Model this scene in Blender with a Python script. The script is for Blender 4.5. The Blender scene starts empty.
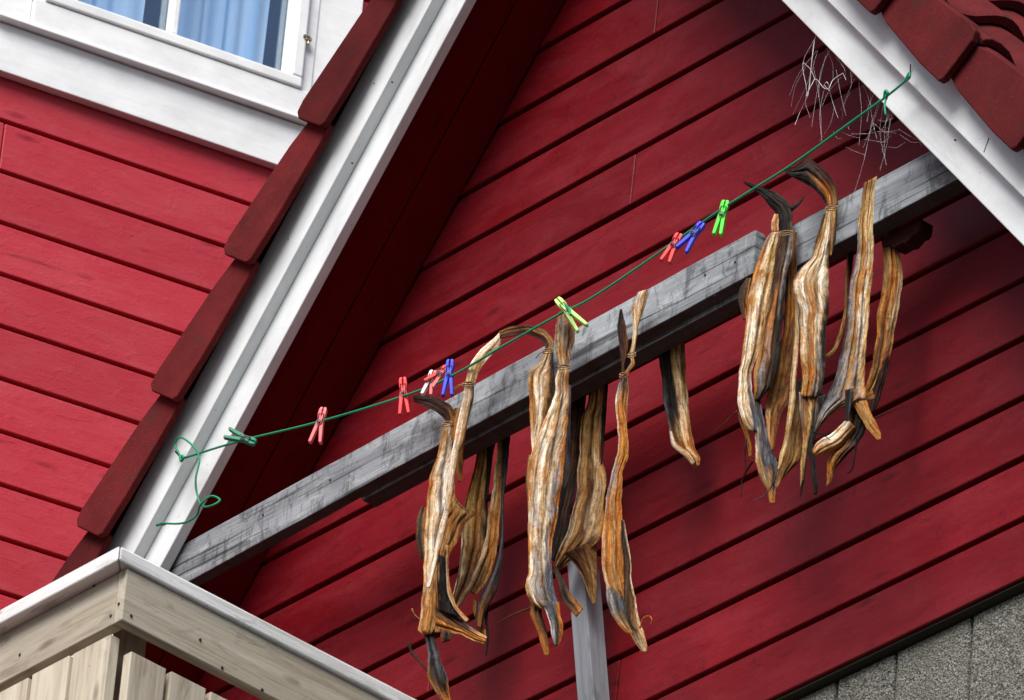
import bpy, math, random
from mathutils import Vector, noise
random.seed(7)
R = math.radians
scene = bpy.context.scene
COL = scene.collection

# ------------------------------------------------------------------ survey frame
# x runs along the gable wall, y into the house, z up; GZ lifts everything above the ground (z = 0)
GZ = 9.4
FPX, TH, RO, PS, DIST = 8000.0, R(32.71), R(4.86), R(50.29), 14.4
c_, s_ = math.cos(PS), math.sin(PS)
R0 = Vector((c_, s_, 0)); F0 = Vector((-s_, c_, 0)); ZZ = Vector((0, 0, 1))
FW = F0*math.cos(TH) + ZZ*math.sin(TH)
UP0 = ZZ*math.cos(TH) - F0*math.sin(TH)
RT = R0*math.cos(RO) + UP0*math.sin(RO)
UP = UP0*math.cos(RO) - R0*math.sin(RO)
CAM = -FW*DIST
def ray(x, y): return (FW*FPX + RT*(x-512) + UP*(350-y)).normalized()
def hit(x, y, A, n):
    d = ray(x, y); return CAM + d*((A-CAM).dot(n)/d.dot(n))
def W(x, y, Y):                       # point of the real vertical plane y = Y
    return hit(x, y, Vector((0, Y, 0)), Vector((0, 1, 0)))
PXM = 1/555.0

# ------------------------------------------------------------------ helpers
def lift(v): return (v[0], v[1], v[2]+GZ)
class MB:
    def __init__(s): s.v=[]; s.f=[]; s.lc=[]; s.col=[]; s.smooth=False
    def add(s, vs, fs, lc=None, col=None):
        o=len(s.v); s.v+= [Vector(v) for v in vs]; s.f+=[tuple(i+o for i in f) for f in fs]
        s.lc += lc if lc else [Vector(v) for v in vs]
        s.col += col if col else [(1,1,1)]*len(vs)
    def box(s, O, ax, ay, az, L, D, H, tone=None):   # O corner; ax length, ay depth, az height
        O=Vector(O); ax=Vector(ax); ay=Vector(ay); az=Vector(az)
        r=Vector((random.uniform(0,40), random.uniform(0,40), random.uniform(0,40)))
        vs=[];lc=[]
        for k in (0,1):
            for j in (0,1):
                for i in (0,1):
                    vs.append(O+ax*L*i+ay*D*j+az*H*k); lc.append(r+Vector((L*i,D*j,H*k)))
        t = tone if tone else random.uniform(.86,1.1)
        fs=[(0,2,3,1),(4,5,7,6),(0,1,5,4),(2,6,7,3),(0,4,6,2),(1,3,7,5)]
        if ax.cross(ay).dot(az)<0: fs=[tuple(reversed(f)) for f in fs]
        s.add(vs,fs,lc,[(t,t,t)]*8)
    def prism(s, poly, ext, lcs=None, tone=1.0):     # poly: planar ring of vectors, ext: extrusion vector
        n=len(poly); ext=Vector(ext); r=Vector((random.uniform(0,40), random.uniform(0,40), random.uniform(0,40)))
        vs=[Vector(p) for p in poly]+[Vector(p)+ext for p in poly]
        l=lcs if lcs else [Vector(p) for p in poly]
        lc=[r+Vector(p) for p in l]+[r+Vector(p)+ext for p in l]
        fs=[tuple(range(n)),tuple(reversed(range(n,2*n)))]+[(i,i+n,(i+1)%n+n,(i+1)%n) for i in range(n)]
        s.add(vs,fs,lc,[(tone,)*3]*(2*n))
    def tube(s, pts, rad, n=6, col=(1,1,1)):
        pts=[Vector(p) for p in pts]; rr = rad if hasattr(rad,'__len__') else [rad]*len(pts)
        vs=[];fs=[];prev=None
        for i,p in enumerate(pts):
            t=(pts[min(i+1,len(pts)-1)]-pts[max(i-1,0)]).normalized()
            a=(prev - t*prev.dot(t)) if prev else t.orthogonal()
            if a.length<1e-6: a=t.orthogonal()
            a.normalize(); prev=a; b=t.cross(a)
            for k in range(n):
                q=2*math.pi*k/n; vs.append(p+(a*math.cos(q)+b*math.sin(q))*rr[i])
        for i in range(len(pts)-1):
            for k in range(n):
                fs.append((i*n+k,i*n+(k+1)%n,(i+1)*n+(k+1)%n,(i+1)*n+k))
        fs.append(tuple(reversed(range(n)))); fs.append(tuple(range((len(pts)-1)*n,len(pts)*n)))
        s.add(vs,fs,None,[col]*len(vs))
    def build(s, name, mat, parent=None, bevel=0, smooth=False, seg=2, sub=0):
        me=bpy.data.meshes.new(name); me.from_pydata([lift(v) for v in s.v],[],s.f)
        a=me.attributes.new('lc','FLOAT_VECTOR','POINT'); a.data.foreach_set('vector',[x for v in s.lc for x in v])
        b=me.attributes.new('tone','FLOAT_COLOR','POINT'); b.data.foreach_set('color',[x for v in s.col for x in (v[0],v[1],v[2],1)])
        if smooth: me.polygons.foreach_set('use_smooth',[True]*len(me.polygons))
        me.materials.append(mat); me.update()
        o=bpy.data.objects.new(name,me); COL.objects.link(o)
        if parent:
            o.parent=parent; o.matrix_parent_inverse=parent.matrix_basis.inverted()
        if bevel:
            m=o.modifiers.new('bevel','BEVEL'); m.width=bevel; m.segments=seg; m.limit_method='ANGLE'; m.angle_limit=R(40)
        if sub:
            m=o.modifiers.new('sub','SUBSURF'); m.levels=m.render_levels=sub
        return o
def tag(o,label=None,cat=None,group=None,kind=None):
    if label: o['label']=label
    if cat: o['category']=cat
    if group: o['group']=group
    if kind: o['kind']=kind
    return o
def thing(name,loc,label,cat,group=None):
    o=bpy.data.objects.new(name,None); COL.objects.link(o); o.location=lift(loc); o.empty_display_size=.05
    return tag(o,label,cat,group)
def smooth_path(pts, n=6):
    pts=[Vector(p) for p in pts]; out=[]
    P=[pts[0]*2-pts[1]]+pts+[pts[-1]*2-pts[-2]]
    for i in range(1,len(P)-2):
        for k in range(n):
            t=k/n; a,b,c,d=P[i-1:i+3]
            out.append(.5*((2*b)+(c-a)*t+(2*a-5*b+4*c-d)*t*t+(3*b-a-3*c+d)*t**3))
    out.append(pts[-1]); return out

# ------------------------------------------------------------------ materials
def srgb(r,g,b): return tuple(((v/255)/12.92 if v<=10 else (((v/255)+.055)/1.055)**2.4) for v in (r,g,b))
class N:
    def __init__(s,name):
        s.m=bpy.data.materials.new(name); s.m.use_nodes=True; s.t=s.m.node_tree; s.bs=s.t.nodes['Principled BSDF']
    def n(s,t,**k):
        o=s.t.nodes.new(t)
        for a,b in k.items():
            if a in('data_type','blend_type','operation','attribute_name','noise_dimensions','feature','distance','interpolation_type','attribute_type'): setattr(o,a,b)
            else: o.inputs[a.replace('_',' ')].default_value=b
        return o
    def l(s,a,b): s.t.links.new(a,b)
    def coord(s,scale):
        a=s.n('ShaderNodeAttribute',attribute_name='lc'); m=s.n('ShaderNodeMapping'); m.inputs['Scale'].default_value=scale
        s.l(a.outputs['Vector'],m.inputs['Vector']); return m.outputs[0]
    def noise(s,scale,sc=1,det=5,rough=.6,dist=0):
        x=s.n('ShaderNodeTexNoise',Scale=sc,Detail=det,Roughness=rough,Distortion=dist); s.l(s.coord(scale),x.inputs['Vector']); return x.outputs['Fac']
    def ramp(s,f,stops):
        r=s.n('ShaderNodeValToRGB'); e=r.color_ramp.elements
        while len(e)<len(stops): e.new(.5)
        for i,(p,c) in enumerate(stops): e[i].position=p; e[i].color=(*c,1) if len(c)==3 else c
        s.l(f,r.inputs[0]); return r.outputs[0]
    def mix(s,a,b,f,mode='MIX'):
        x=s.n('ShaderNodeMix',data_type='RGBA',blend_type=mode)
        for v,i in ((f,0),(a,6),(b,7)):
            if isinstance(v,(int,float)): x.inputs[i].default_value=v
            elif isinstance(v,tuple): x.inputs[i].default_value=(*v,1)
            else: s.l(v,x.inputs[i])
        return x.outputs[2]
    def tone(s): return s.n('ShaderNodeAttribute',attribute_name='tone').outputs['Color']
    def math(s,a,b,op='MULTIPLY'):
        x=s.n('ShaderNodeMath',operation=op)
        for v,i in((a,0),(b,1)):
            if isinstance(v,(int,float)): x.inputs[i].default_value=v
            else: s.l(v,x.inputs[i])
        return x.outputs[0]
    def out(s,col,rough=.5,bump=None,bd=.001,bs=.5,spec=.5,rnode=None):
        if isinstance(col,tuple): s.bs.inputs['Base Color'].default_value=(*col,1)
        else: s.l(col,s.bs.inputs['Base Color'])
        s.bs.inputs['Roughness'].default_value=rough; s.bs.inputs['Specular IOR Level'].default_value=spec
        if rnode: s.l(rnode,s.bs.inputs['Roughness'])
        if bump:
            b=s.n('ShaderNodeBump',Strength=bs,Distance=bd); s.l(bump,b.inputs['Height']); s.l(b.outputs[0],s.bs.inputs['Normal'])
        return s.m
W1=(1,1,1)
def mat_red(name, base, dark, fade, spec=.22):
    m=N(name)
    g=m.noise((9,80,80),1,7,.7,.5); patch=m.noise((5,13,13),1,6,.7,.5); fine=m.noise((90,220,220),1,3,.6); dent=m.noise((26,34,34),1,4,.7,.6)
    c=m.mix(tuple(.45*a_+.55*b_ for a_,b_ in zip(dark,base)),base,m.ramp(g,[(.28,(0,0,0)),(.58,W1)]))
    c=m.mix(c,dark,m.math(m.ramp(dent,[(.60,(0,0,0)),(.74,W1)]),.7)); c=m.mix(c,tuple(min(1,x*1.15+.03) for x in fade),m.math(m.ramp(dent,[(.20,W1),(.33,(0,0,0))]),.35))
    c=m.mix(c,fade,m.math(m.ramp(patch,[(.45,(0,0,0)),(.78,W1)]),.55))
    c=m.mix(c,tuple(x*.45 for x in dark),m.ramp(m.noise((7,30,30),1,3,.5,1.2),[(.70,(0,0,0)),(.80,(.75,.75,.75))]))
    # knots
    v=m.n('ShaderNodeTexVoronoi',Scale=1.0,Randomness=1.0); m.l(m.coord((5,16,16)),v.inputs['Vector'])
    k=m.ramp(v.outputs['Distance'],[(.0,W1),(.07,(.55,.55,.55)),(.16,(0,0,0))])
    c=m.mix(c,tuple(x*.35 for x in dark),m.math(k,.6))
    c=m.mix(c,m.tone(),1.0,'MULTIPLY')
    h=m.math(m.math(g,.35),m.math(fine,.25),'ADD'); h=m.math(h,m.math(k,.8),'ADD'); h=m.math(h,m.math(m.ramp(dent,[(.5,(0,0,0)),(.75,W1)]),.3),'ADD')
    return m.out(c,.45,h,.0035,.5,spec,m.ramp(patch,[(.3,(.34,.34,.34)),(.7,(.58,.58,.58))]))
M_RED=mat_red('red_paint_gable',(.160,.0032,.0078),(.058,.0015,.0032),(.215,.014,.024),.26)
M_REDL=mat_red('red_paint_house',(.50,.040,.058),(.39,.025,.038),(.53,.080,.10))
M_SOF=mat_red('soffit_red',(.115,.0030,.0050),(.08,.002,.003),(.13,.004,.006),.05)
def mat_white(name,base,dirt=.5):
    m=N(name)
    g=m.noise((4,50,50),1,5,.6,.2); p=m.noise((8,14,14),1,5,.65); sp=m.noise((90,130,130),1,2,.5)
    c=m.mix(tuple(x*.80 for x in base),base,m.ramp(p,[(.25,(0,0,0)),(.62,W1)]))
    c=m.mix(c,(.34,.33,.29),m.math(m.ramp(m.noise((3,30,30),1,6,.7,.5),[(.55,(0,0,0)),(.8,W1)]),dirt))
    c=m.mix(c,(.18,.17,.15),m.math(m.ramp(sp,[(.70,(0,0,0)),(.78,W1)]),dirt))
    return m.out(c,.45,m.math(g,m.math(p,.5),'ADD'),.0018,.4,.4)
M_WHITE=mat_white('white_paint_weathered',(.74,.775,.79),.45)
M_WHITEW=mat_white('white_paint_window',(.90,.905,.91),.05)
def mat_wood(name,light,mid,dark,stain=.6,knot=.7,vert=False,bd=.002):
    m=N(name)
    g=m.noise((5,110,110),1,8,.72,.25); broad=m.noise((2,22,22),1,4,.6,.8)
    c=m.mix(dark,mid,m.ramp(g,[(.22,(0,0,0)),(.52,W1)])); c=m.mix(c,light,m.ramp(broad,[(.4,(0,0,0)),(.7,W1)]))
    if vert:   # water stains running down across the beam
        st=m.noise((38,7,12),1,8,.8,.5); c=m.mix(c,tuple(x*.38 for x in dark),m.math(m.ramp(st,[(.50,(0,0,0)),(.60,W1)]),.62))
        ck=m.noise((2.5,7,120),1,6,.6,.3); c=m.mix(c,(.02,.02,.02),m.math(m.ramp(ck,[(.60,(0,0,0)),(.66,W1)]),.8)); wp=m.noise((9,9,30),1,6,.75,.4); c=m.mix(c,(.52,.53,.53),m.math(m.ramp(wp,[(.56,(0,0,0)),(.66,W1)]),.5))
        msk=m.ramp(m.noise((3,1,1),1,2,.5),[(.45,(0,0,0)),(.6,W1)])
        st2=m.noise((75,7,6),1,4,.6,.8); c=m.mix(c,(.55,.57,.58),m.math(m.math(m.ramp(st2,[(.60,(0,0,0)),(.72,W1)]),.6),msk))
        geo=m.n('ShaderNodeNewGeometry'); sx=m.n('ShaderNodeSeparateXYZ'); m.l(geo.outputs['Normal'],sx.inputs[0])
        dn=m.ramp(m.math(sx.outputs[2],-1.0),[(.5,(0,0,0)),(.9,W1)]); c=m.mix(c,m.mix((.045,.028,.022),(.02,.014,.012),g),m.math(dn,.9))  # underside shade painted in: downward faces turn dark brown
    c=m.mix(c,tuple(x*.5 for x in dark),m.math(m.ramp(m.noise((9,28,28),1,4,.6,.6),[(.58,(0,0,0)),(.72,W1)]),stain))
    v=m.n('ShaderNodeTexVoronoi',Scale=1.0,Randomness=1.0); m.l(m.coord((7,20,20)),v.inputs['Vector'])
    k=m.ramp(v.outputs['Distance'],[(.0,W1),(.10,(.6,.6,.6)),(.2,(0,0,0))]); c=m.mix(c,tuple(x*.45 for x in dark),m.math(k,knot))
    nl=m.noise((130,150,150),1,2,.5); c=m.mix(c,tuple(x*.25 for x in dark),m.ramp(nl,[(.74,(0,0,0)),(.79,(.8,.8,.8))]))
    c=m.mix(c,m.tone(),1.0,'MULTIPLY')
    return m.out(c,.75,m.math(g,m.math(k,.4),'ADD'),bd,.7,.25)
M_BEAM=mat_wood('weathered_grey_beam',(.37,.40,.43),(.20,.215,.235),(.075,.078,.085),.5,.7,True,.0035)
M_RAIL=mat_wood('pale_untreated_wood',(.52,.475,.385),(.40,.35,.27),(.20,.15,.10),.5,.75)
M_CAP=mat_wood('weathered_skylit_wood',(.84,.85,.86),(.68,.68,.67),(.34,.31,.26),.6,.5)  # weathered wood, its colour also lightened for the sky's light
M_POST=mat_wood('grey_post_wood',(.34,.37,.40),(.24,.26,.29),(.13,.14,.16),.4,.6)
M_TRIM=mat_wood('dark_drip_board',(.035,.035,.022),(.022,.022,.015),(.01,.01,.008),.3,.3)
def mat_tile():
    m=N('maroon_concrete_tile'); p=m.noise((9,9,9),1,6,.7); f=m.noise((300,300,300),1,2,.6)
    c=m.mix((.060,.0055,.0065),(.115,.0105,.012),m.ramp(p,[(.3,(0,0,0)),(.7,W1)]))
    c=m.mix(c,(.03,.02,.015),m.math(m.ramp(m.noise((26,26,26),1,6,.8),[(.56,(0,0,0)),(.66,W1)]),.6))
    c=m.mix(c,(.24,.12,.11),m.ramp(f,[(.66,(0,0,0)),(.78,(.5,.5,.5))]))
    c=m.mix(c,m.tone(),1,'MULTIPLY')
    return m.out(c,.8,m.math(f,m.math(p,1.5),'ADD'),.0016,.5,.12)
M_TILE=mat_tile()
def mat_conc():
    m=N('rough_block_render'); a=m.noise((210,210,210),1,4,.75); b=m.noise((60,60,60),1,4,.7); d=m.noise((6,6,6),1,4,.6)
    v=m.n('ShaderNodeTexVoronoi',Scale=260.0); m.l(m.coord((1,1,1)),v.inputs['Vector'])
    c=m.mix((.03,.03,.026),(.46,.46,.42),m.ramp(a,[(.42,(0,0,0)),(.57,W1)]))
    c=m.mix(c,(.19,.185,.15),m.math(m.ramp(b,[(.4,(0,0,0)),(.6,W1)]),.6)); c=m.mix(c,(.15,.15,.12),m.math(d,.35))
    h=m.math(a,m.math(b,.8),'ADD'); h=m.math(h,m.math(v.outputs['Distance'],.6),'ADD')
    return m.out(c,.95,h,.010,.9,.1)
M_CONC=mat_conc()
def simple(name,col,rough=.5,spec=.5,bump=0,metal=0,trans=0):
    m=N(name)
    if bump:
        f=m.noise((60,60,60),1,4,.6); m.out(m.mix(tuple(x*.7 for x in col),col,f),rough,f,.001,bump,spec)
    else: m.out(col,rough,None,spec=spec)
    m.bs.inputs['Metallic'].default_value=metal
    return m.m
M_LINE=simple('green_cord',srgb(16,145,105),.5,.3,.3)
def mat_plastic(name,col):
    m=N(name); f=m.noise((220,220,220),1,3,.6); g=m.noise((35,35,35),1,2,.5)
    c=m.mix(tuple(x*.72 for x in col),tuple(min(1,x*1.05+.01) for x in col),m.ramp(g,[(.3,(0,0,0)),(.65,W1)]))
    m.out(c,.45,f,.0003,.4,.3); m.bs.inputs['Subsurface Weight'].default_value=0
    return m.m
M_PINK=mat_plastic('faded_red_plastic',srgb(238,110,112)); M_PRED=mat_plastic('red_plastic',srgb(236,30,36)); M_PBLUE=mat_plastic('blue_plastic',srgb(10,45,215))
M_PGREEN=mat_plastic('bright_green_plastic',srgb(70,228,40)); M_PTEAL=mat_plastic('teal_plastic',srgb(10,125,95)); M_PWHITE=mat_plastic('white_plastic',srgb(244,236,236))
M_PLIME=mat_plastic('pale_green_plastic',srgb(190,238,130))
M_STEEL=simple('spring_steel',(.12,.12,.13),.35,.5,0,.9)
M_NAIL=simple('dark_nail',(.035,.035,.05),.5,.5,0,.6)
M_TWINE=simple('jute_twine',(.30,.19,.10),.85,.2,.6)
M_WEB=simple('cobweb_silk',(.85,.84,.86),.8,.2)
M_DARK=simple('dark_underlay',(.012,.01,.01),.9,.1)
M_BRK=simple('dark_red_block',(.045,.006,.008),.7,.2,.6)
M_ASPH=simple('asphalt',(.05,.05,.05),.9,.2,.5)
def mat_fish():
    m=N('dried_fish_skin_and_flesh')
    t=m.tone()
    st=m.noise((150,9,1),1,6,.66,.5); st2=m.noise((520,18,1),1,3,.6,.3); blot=m.noise((70,34,1),1,5,.65,.6); fine=m.noise((500,420,1),1,3,.6)
    rib=m.noise((30,150,1),1,3,.6,1.5)
    c=m.mix(t,(1.22,1.15,1.04),m.math(m.ramp(st,[(.52,(0,0,0)),(.72,W1)]),.8),'MULTIPLY')
    c=m.mix(c,(.55,.37,.20),m.math(m.ramp(st,[(.28,W1),(.46,(0,0,0))]),.62),'MULTIPLY')
    bl2=m.noise((48,26,1),1,4,.65,.8); c=m.mix(c,(.78,.50,.22),m.math(m.ramp(bl2,[(.48,(0,0,0)),(.62,W1)]),.75),'MULTIPLY'); c=m.mix(c,(.16,.11,.08),m.math(m.ramp(bl2,[(.27,W1),(.35,(0,0,0))]),.8),'MULTIPLY')
    c=m.mix(c,(.34,.22,.13),m.math(m.ramp(st2,[(.30,W1),(.44,(0,0,0))]),.65),'MULTIPLY')
    c=m.mix(c,(.72,.42,.16),m.math(m.ramp(blot,[(.52,(0,0,0)),(.70,W1)]),.55),'MULTIPLY')
    c=m.mix(c,(.20,.13,.09),m.math(m.ramp(m.noise((95,60,1),1,5,.7,1.0),[(.62,(0,0,0)),(.73,W1)]),.8),'MULTIPLY')
    c=m.mix(c,(.70,.55,.42),m.math(m.ramp(rib,[(.32,W1),(.42,(0,0,0))]),.35),'MULTIPLY')
    cr=m.noise((170,11,1),1,4,.6,.9); cl=m.ramp(m.math(m.math(cr,.5,'SUBTRACT'),0.0,'ABSOLUTE') if 0 else cr,[(.455,(0,0,0)),(.485,W1),(.50,W1),(.53,(0,0,0))])
    c=m.mix(c,(.26,.15,.08),m.math(cl,.5),'MULTIPLY')
    pt=m.noise((340,190,1),1,4,.7,.8); c=m.mix(c,(.45,.32,.22),m.math(m.ramp(pt,[(.54,(0,0,0)),(.64,W1)]),.7),'MULTIPLY')
    c=m.mix(c,(1.25,1.2,1.12),m.math(m.ramp(pt,[(.30,W1),(.42,(0,0,0))]),.8),'MULTIPLY')
    h=m.math(m.math(st,1.0),m.math(fine,.25),'ADD'); h=m.math(h,m.math(cl,-.5),'ADD'); h=m.math(h,m.math(pt,.6),'ADD'); h=m.math(h,m.math(rib,.3),'ADD'); h=m.math(h,m.math(blot,.7),'ADD')
    return m.out(c,.5,h,.0028,.8,.10,m.ramp(blot,[(.3,(.38,.38,.38)),(.7,(.7,.7,.7))]))
M_FISH=mat_fish()

# ------------------------------------------------------------------ the gable house
t_=R(51.5); st,ct=math.sin(t_),math.cos(t_)
NL,NR=Vector((-st,0,ct)),Vector((st,0,ct)); SL,SR=Vector((ct,0,st)),Vector((-ct,0,st))
LOWL,LOWR=.385,.847                     # lower edge of the left / right barge boards
RZ=(LOWL+LOWR)/(2*ct); RX=(LOWR-LOWL)/(2*st)   # where the two lower edges would meet
XL,XR=RX-1.42,RX+1.42; DEPTH=4.0
house=thing('house',(RX,0,-GZ),'red timber gable with white barge boards and maroon tiles','house')
def xat(z,off,side):                    # x of the line offset 'off' above the barge lower edge, at height z
    return (ct*z-(LOWL+off))/st if side<0 else ((LOWR+off)-ct*z)/st
mb=MB(); z=-1.0277; PITCH=.12
while z<RZ+.1:
    z0=z+.009; z1=z+PITCH
    a0,a1=max(xat(z0,.03,-1),XL),min(xat(z0,.03,1),XR); b0,b1=max(xat(z1,.03,-1),XL),min(xat(z1,.03,1),XR)
    if b1<b0: b0=b1=(b0+b1)/2
    if a1<=a0: break
    cuts=[]; 
    if random.random()<.25: cuts=[random.uniform(-.3,1.0)]
    xs=[None]+cuts+[None]
    for i in range(len(xs)-1):
        l0=a0 if xs[i] is None else xs[i]+.0008; l1=b0 if xs[i] is None else xs[i]+.0008
        r0=a1 if xs[i+1] is None else xs[i+1]-.0008; r1=b1 if xs[i+1] is None else xs[i+1]-.0008
        if l0>=r0: continue
        dy=random.uniform(-.0008,.0008)
        # front face leans out a little at the bottom edge
        vs=[(l0,dy-.003,z0),(r0,dy-.003,z0),(r1,dy+.001,z1),(l1,dy+.001,z1),(l0,.02,z0),(r0,.02,z0),(r1,.02,z1),(l1,.02,z1)]
        rr=Vector((random.uniform(0,40),random.uniform(0,40),random.uniform(0,40))); tn=random.uniform(.80,1.16)
        mb.add(vs,[(0,1,2,3),(0,4,5,1),(3,2,6,7),(0,3,7,4),(1,5,6,2),(4,7,6,5)],[rr+Vector(v) for v in vs],[(tn,)*3]*8)
    z+=PITCH
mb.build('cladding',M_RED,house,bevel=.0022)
# backing and the other walls
mb=MB()
mb.prism([(XL,0.012,-1.015),(XR,0.012,-1.015),(XR,0.012,xat(0,0,1) and (LOWR+.02-XR*st)/ct),(RX,0.012,RZ+.03),(XL,0.012,(LOWL+.02+XL*st)/ct)],(0,.1,0))
mb.build('backing_board',M_DARK,house)
mb=MB()
for k in range(60):
    zz=-1.0187+PITCH*k-4.8+2*PITCH*0
for side,X in ((-1,XL),(1,XR)):
    mb=MB(); z=-1.0187; top=(LOWL+.02+XL*st)/ct if side<0 else (LOWR+.02-XR*st)/ct
    while z<top-.02:
        mb.box((X if side<0 else X-.02,.03,z+.0075),(0,1,0),(1,0,0),(0,0,1),DEPTH-.05,.02,min(PITCH-.0075,top-z-.01)); z+=PITCH
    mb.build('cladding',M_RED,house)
mb=MB(); mb.box((XL+.022,.112,-1.0187),(1,0,0),(0,1,0),(0,0,1),XR-XL-.044,DEPTH-.2,.5); mb.build('inner_wall',M_DARK,house)
# block wall below
mb=MB()
xs=[XL+.02]; x=XL+.02
JO=[W(977,640,.035).x,W(902,660,.035).x]
cuts=sorted([JO[1]-.14*k for k in range(0,16)]+[JO[0],JO[0]+.135,JO[0]+.27])
cuts=[XL+.02]+[q for q in cuts if XL+.06<q<XR-.06]+[XR-.02]
for i in range(len(cuts)-1):
    a,b=cuts[i]+.0035,cuts[i+1]-.0035
    mb.box((a,.020,-2.4),(1,0,0),(0,1,0),(0,0,1),b-a,.12,1.373)
mb.box((XL+.02,.028,-GZ),(1,0,0),(0,1,0),(0,0,1),XR-XL-.04,DEPTH-.1,GZ-1.05)
mb.build('block_wall',M_CONC,house,bevel=.004)
mb=MB(); mb.box((XL,.003,-1.0245),(1,0,0),(0,1,0),(0,0,1),XR-XL,.03,.0035,1.0); mb.build('drip_strip',M_TRIM,house,bevel=.001)
# soffits (two boards each side, running with the slope) and rafters slab
YB=-.18
for side,n,s,low in ((-1,NL,SL,LOWL),(1,NR,SR,LOWR)):
    top=(LOWL+LOWR)/2/ct*st if 0 else None
    # s-range: eave to ridge.  ridge point at s coordinate:
    ridge=Vector((RX,0,RZ)); sr=ridge.dot(s); eave=sr-2.62
    mb=MB(); y=-.18
    for wd in (.084,.093):
        mb.box(n*(low+.016)+s*eave+Vector((0,y+.0015,0)),s,(0,1,0),n,2.62+.02,wd-.003,.016); y+=wd
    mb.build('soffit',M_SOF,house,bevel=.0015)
    mb=MB(); mb.box(n*(low+.036)+s*eave+Vector((0,-.176,0)),s,(0,1,0),n,2.62+.05,DEPTH+.3,.12,1.0)
    mb.build('roof_deck',M_DARK,house)
    # inner barge board and outer board fixed over it
    ext=.0
    mb=MB(); mb.box(n*low+s*eave+Vector((0,-.203,0)),s,(0,1,0),n,2.62+.003,.022,.15,1.0); mb.build('barge_board',M_WHITE,house,bevel=.002)
    mb=MB(); mb.box(n*(low+.062)+s*(eave+.002)+Vector((0,-.229,0)),s,(0,1,0),n,2.62+.085,.0255,.094,1.0); mb.build('barge_cover_board',M_WHITE,house,bevel=.002)
    # small quirk line half way up the outer board of the right side
# verge tiles
GA=.285
def verge(side,n,s,low,s0,idx):
    g=.0
    b0,b1=low+.112,low+.200
    jit=random.uniform(-.003,.003)
    # (s,n) outline, lower end first; upper end tucked under the next tile
    P=[(s0+.008,b0-.001),(s0,b0+.008),(s0-.004,b1+.000),(s0+.006,b1+.016),(s0+.03,b1+.020),(s0+.07,b1+.017),(s0+GA*.8,b1+.004),(s0+GA+.012,b1-.010),(s0+GA+.012,b0+.010),(s0+GA-.03,b0+.003),(s0+.09,b0-.003)]
    ring=[s*(p[0])+n*(p[1]+jit)+Vector((0,-.280+.018*(p[0]-s0)/GA,0)) for p in P]
    mb=MB(); mb.prism(ring,(0,.015,0),[Vector((p[0],0,p[1])) for p in P],random.uniform(.70,1.25))
    # the roll that carries on over the roof from the flange
    prof=[(-.258,.015),(-.245,.024),(-.225,.026),(-.20,.020),(-.18,.006),(-.17,.0)]
    vs=[];fs=[]
    for e,(ss,dn) in enumerate(((s0,0),(s0+GA+.012,-.021))):
        for (yy,hh) in prof: vs.append(s*ss+n*(b1+jit+hh*.8+dn)+Vector((0,yy,0)))
        for (yy,hh) in prof: vs.append(s*ss+n*(b1+jit+hh*.8+dn-.014)+Vector((0,yy,0)))
    m=len(prof)
    for i in range(m-1):
        fs+=[(i,i+1,2*m+i+1,2*m+i),(m+i,3*m+i,3*m+i+1,m+i+1),(i,m+i,m+i+1,i+1),(2*m+i,2*m+i+1,3*m+i+1,3*m+i)]
    fs+=[(0,2*m,3*m,m),(m-1,2*m-1,4*m-1,3*m-1)]
    mb.add(vs,fs,None,[(random.uniform(.9,1.1),)*3]*len(vs))
    mb.build('verge_tile',M_TILE,house,bevel=.003)
for side,n,s,low,ph in ((-1,NL,SL,LOWL,-.085),(1,NR,SR,LOWR,-.734)):
    ridge=Vector((RX,0,RZ)); sr=ridge.dot(s); k=-8
    while True:
        s0=ph+GA*k; k+=1
        if s0<sr-2.62: continue
        if s0+GA>sr+.16: break
        verge(side,n,s,low,s0,k)
    # field of pantiles, one mesh per slope
    mb=MB(); b1=low+.200; k=-9
    while True:
        s0=ph+GA*k; k+=1
        if s0<sr-2.64: continue
        if s0>sr+.12: break
        ny=int((DEPTH+.2)/.0167); vs=[];fs=[]
        for (ss,dn) in ((s0,-.016),(s0,.0),(s0+.02,.001),(s0+GA,-.020)):
            for j in range(ny+1):
                yy=-.17+j*.0167; ph2=((yy+.17)/.2)%1
                hh=.030*math.sin(math.pi*min(1,max(0,(ph2-.30)/.70)))**1.2 - .006*math.sin(math.pi*min(1,ph2/.30))
                if ss==s0: ss2=ss+ (0)
                vs.append(s*ss+n*(b1+hh+dn-.004)+Vector((0,yy,0)))
        m=ny+1
        for r in range(3):
            for j in range(ny): fs.append((r*m+j,r*m+j+1,(r+1)*m+j+1,(r+1)*m+j))
        mb.add(vs,fs,None,[(random.uniform(.9,1.08)*1.1,)*3]*len(vs))
    o=mb.build('roof_tiles',M_TILE,house,smooth=False)
mb=MB(); 
ring=[Vector((RX+.12*math.sin(q),-.26,RZ+.30+.12*math.cos(q)-.03)) for q in [R(a) for a in range(-110,111,20)]]
mb.prism(ring,(0,DEPTH+.3,0)); mb.build('ridge_tiles',M_TILE,house,smooth=False)
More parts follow.
